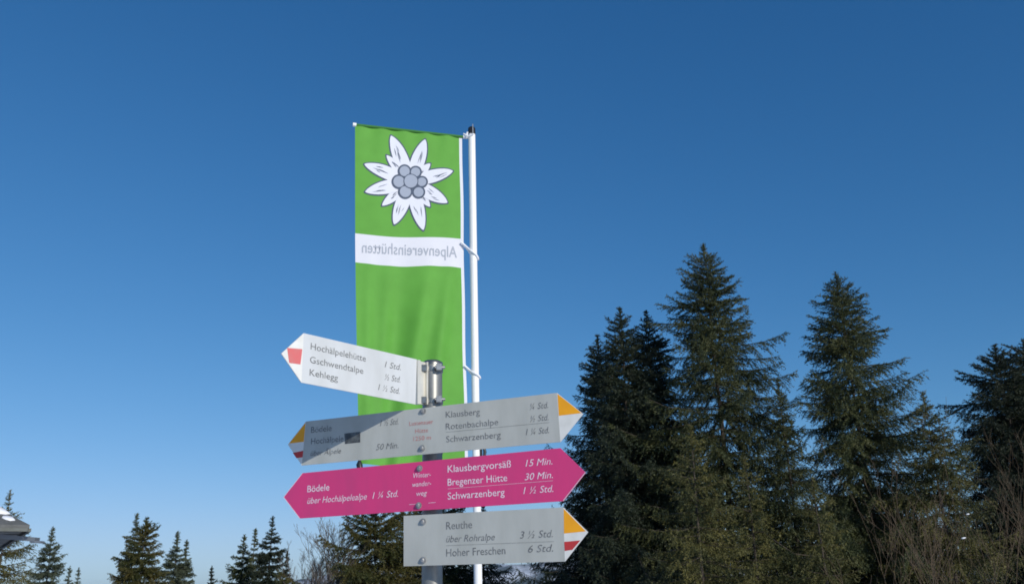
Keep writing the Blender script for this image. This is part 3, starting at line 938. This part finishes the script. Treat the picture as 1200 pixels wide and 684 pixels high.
LG = 'young spruces on the left skyline'
tree(12, 574, 24, 41.3, 110, .80, 'needle_olive', 41, 'olive spruce behind the hut roof at the left edge', dens=1.62, tuft=0.043, group=LG, top_up=1.15, droop=.8, spike=.5, ragged=.25)
tree(62, 617, 34, 24.1, 66, .80, 'needle_glare_pale', 42, 'thin spruce just right of the hut roof', tuft=0.060, dens=1.69, group=LG, top_up=1.15, droop=.8, spike=.5, ragged=.25)
tree(82, 663, 40, 7.7, 20, .8, 'needle_glare_pale', 43, 'tiny spruce top, left one of the pair right of the hut', tuft=0.065, dens=1.46, group=LG, top_up=1.15, droop=.8, spike=.5)
tree(92.5, 665, 42, 5.2, 20, .8, 'needle_glare_pale', 44, 'tiny thin spruce top, right one of the pair right of the hut', tuft=0.065, dens=1.46, group=LG, top_up=1.15, droop=.8, spike=.5)
tree(172, 607, 34, 27.0, 76, .74, 'needle_brown', 45, 'broad yellow-olive spruce alone on the left skyline', tuft=0.060, dens=1.90, group=LG, top_up=1.15, droop=.8, spike=.22, ragged=.22)
tree(161, 601, 37, 14.6, 82, .75, 'needle_glare_pale', 46, 'thin spire poking up behind the broad yellow-olive spruce', tuft=0.065, dens=1.46, group=LG, top_up=1.15, droop=.8, spike=.5)
tree(208.5, 622, 38, 16.3, 60, .75, 'needle_glare_pale', 47, 'narrow spruce right of the broad yellow-olive one, taller of its pair', tuft=0.065, dens=1.69, group=LG, top_up=1.15, droop=.8, spike=.5)
tree(219, 632, 38.5, 11.2, 50, .72, 'needle_glare_pale', 48, 'narrow spruce right of the broad yellow-olive one, shorter of its pair', tuft=0.065, dens=1.69, group=LG, top_up=1.15, droop=.8, spike=.5)
tree(248.5, 663, 42, 6.9, 20, .75, 'needle_dark_shade', 49, 'lone tiny dark spruce top in the middle of the skyline gap', tuft=0.068, dens=1.46, group=LG, top_up=1.15, droop=.8, spike=.5)
tree(286.5, 626, 36, 20.6, 58, .75, 'needle_green', 50, 'green spruce with a pointed top, left of the thin one and the dark one', tuft=0.065, dens=1.69, group=LG, top_up=1.15, droop=.8, spike=.5)
tree(299.5, 619, 40, 11.2, 64, .75, 'needle_green', 51, 'thin pale spruce between the pointed green and the dark spruce', tuft=0.068, dens=1.46, group=LG, top_up=1.15, droop=.8, spike=.5)
tree(319.5, 604, 34, 18.1, 78, .66, 'needle_dark_shade', 52, 'dark tall spruce left of the bare bush under the magenta tip', tuft=0.060, dens=1.90, group=LG, top_up=1.15, droop=.8, spike=.5)
tree(337, 645, 35, 8.6, 38, .7, 'needle_dark_shade', 53, 'short dark spruce leaning against the dark tall one on its right', tuft=0.065, dens=1.69, group=LG, top_up=1.15, droop=.8, spike=.5)

# lumps of old snow caught in the olive spruce behind the bushes
st_ = SNOWY
for (px, py, r) in ((1134, 602, .03), (1129, 630, .04)):
    c = at(px, py, 20.3) - np.array(st_.location)
    rng_ = random.Random(int(px)); b = MB(); n = 10; vs = []; fs = []
    for j in range(5):
        t = math.pi * j / 4
        for k in range(n):
            a = 2 * math.pi * k / n; q = r * math.sin(t) * rng_.uniform(.8, 1.15)
            vs.append((c[0] + 1.5 * q * math.cos(a), c[1] + q * math.sin(a), c[2] + .45 * r * math.cos(t) + .12 * r * math.cos(a)))
    for j in range(4):
        for k in range(n): fs.append((j*n+k, (j+1)*n+k, (j+1)*n+(k+1) % n, j*n+(k+1) % n))
    b.add(vs, fs, 0, True)
    b.build('snow_clump', M['snow'], st_)

# ------------------------------------------------------------------ bare shrubs
def shrub(px, py, Y, spread_px, seed, m, label, group, stems=9, twiggy=5, depth=3, r0=.016, foot=.12):
    rng = random.Random(seed)
    top = at(px, py, Y)
    gz = float(ground_z(np.array(top[0]), np.array(Y))) - .05
    H = top[2] - gz
    spread = spread_px * Y * 1.06 / FPX
    root = empty('bare_shrub', (top[0], Y, gz), label=label, cat='shrub', group=group)
    def grow(b, p, d, L, r, lev):
        n = 5
        pts = [p]; dirs = [d]
        for i in range(n):
            d = d + np.array([rng.gauss(0, .13), rng.gauss(0, .13), rng.gauss(.04, .07)])
            d = d / np.linalg.norm(d)
            p = p + d * L / n
            pts.append(p); dirs.append(d)
        b.tube(pts, [max(.0024, r * (1 - .75 * i / n)) for i in range(n + 1)], 4 if lev < 2 else 3, caps=False)
        if lev >= depth: return
        for k in range(twiggy if lev else twiggy + 2):
            t = rng.uniform(.25, 1.0); i = min(n - 1, int(t * n)); f = t * n - i
            q = pts[i] + (pts[i + 1] - pts[i]) * f
            a = rng.uniform(0, 6.283); s = rng.uniform(.35, .75)
            nd = dirs[i] + np.array([math.cos(a) * s, math.sin(a) * s, .12])
            nd /= np.linalg.norm(nd)
            grow(b, q, nd, L * rng.uniform(.28, .5) * (1.15 - .5 * t), r * .45, lev + 1)
    for k in range(stems):
        a = rng.uniform(0, 6.283); s = rng.uniform(.1, 1) ** .7
        d = np.array([math.cos(a) * s * spread / H, math.sin(a) * s * spread / H, 1.0]); d /= np.linalg.norm(d)
        b = MB()
        grow(b, np.array([math.cos(a) * foot * s, math.sin(a) * foot * s, 0]), d, H * rng.uniform(.72, .98), r0 * rng.uniform(.6, 1.7), 0)
        b.build('stem', m, root)
    return root
SG = 'bare brown bushes in front of the right spruces'
shrub(1072, 548, 13.5, 22, 61, M['twig'], 'bare brown bush in front of the olive spruce, leftmost of the bushes', SG, 6, 3, 2, .0065, .55)
shrub(1112, 530, 14, 20, 62, M['twig'], 'tall bare brown bush in the middle of the bush row', SG, 6, 3, 2, .007, .55)
shrub(1150, 575, 13, 18, 63, M['twig'], 'bare brown bush before the dark spruce near the right edge', SG, 5, 3, 2, .0065, .5)
shrub(1190, 470, 16, 26, 64, M['twig'], 'tallest bare bush, cut by the right picture edge', SG, 7, 4, 2, .0085, .6)
shrub(1020, 618, 12.5, 16, 65, M['twig'], 'low bare bush below the second tallest spruce', SG, 3, 2, 2, .0055, .4)
shrub(386, 602, 30, 44, 66, M['twig_grey'], 'leafless grey bush under the left tip of the magenta sign', 'bare grey bushes behind the signs', 11, 6, 3, .026)
shrub(356, 640, 31, 26, 67, M['twig_grey'], 'small leafless grey bush right of the dark tall spruce', 'bare grey bushes behind the signs', 7, 6, 3, .02)
print('needle triangles', TOT)
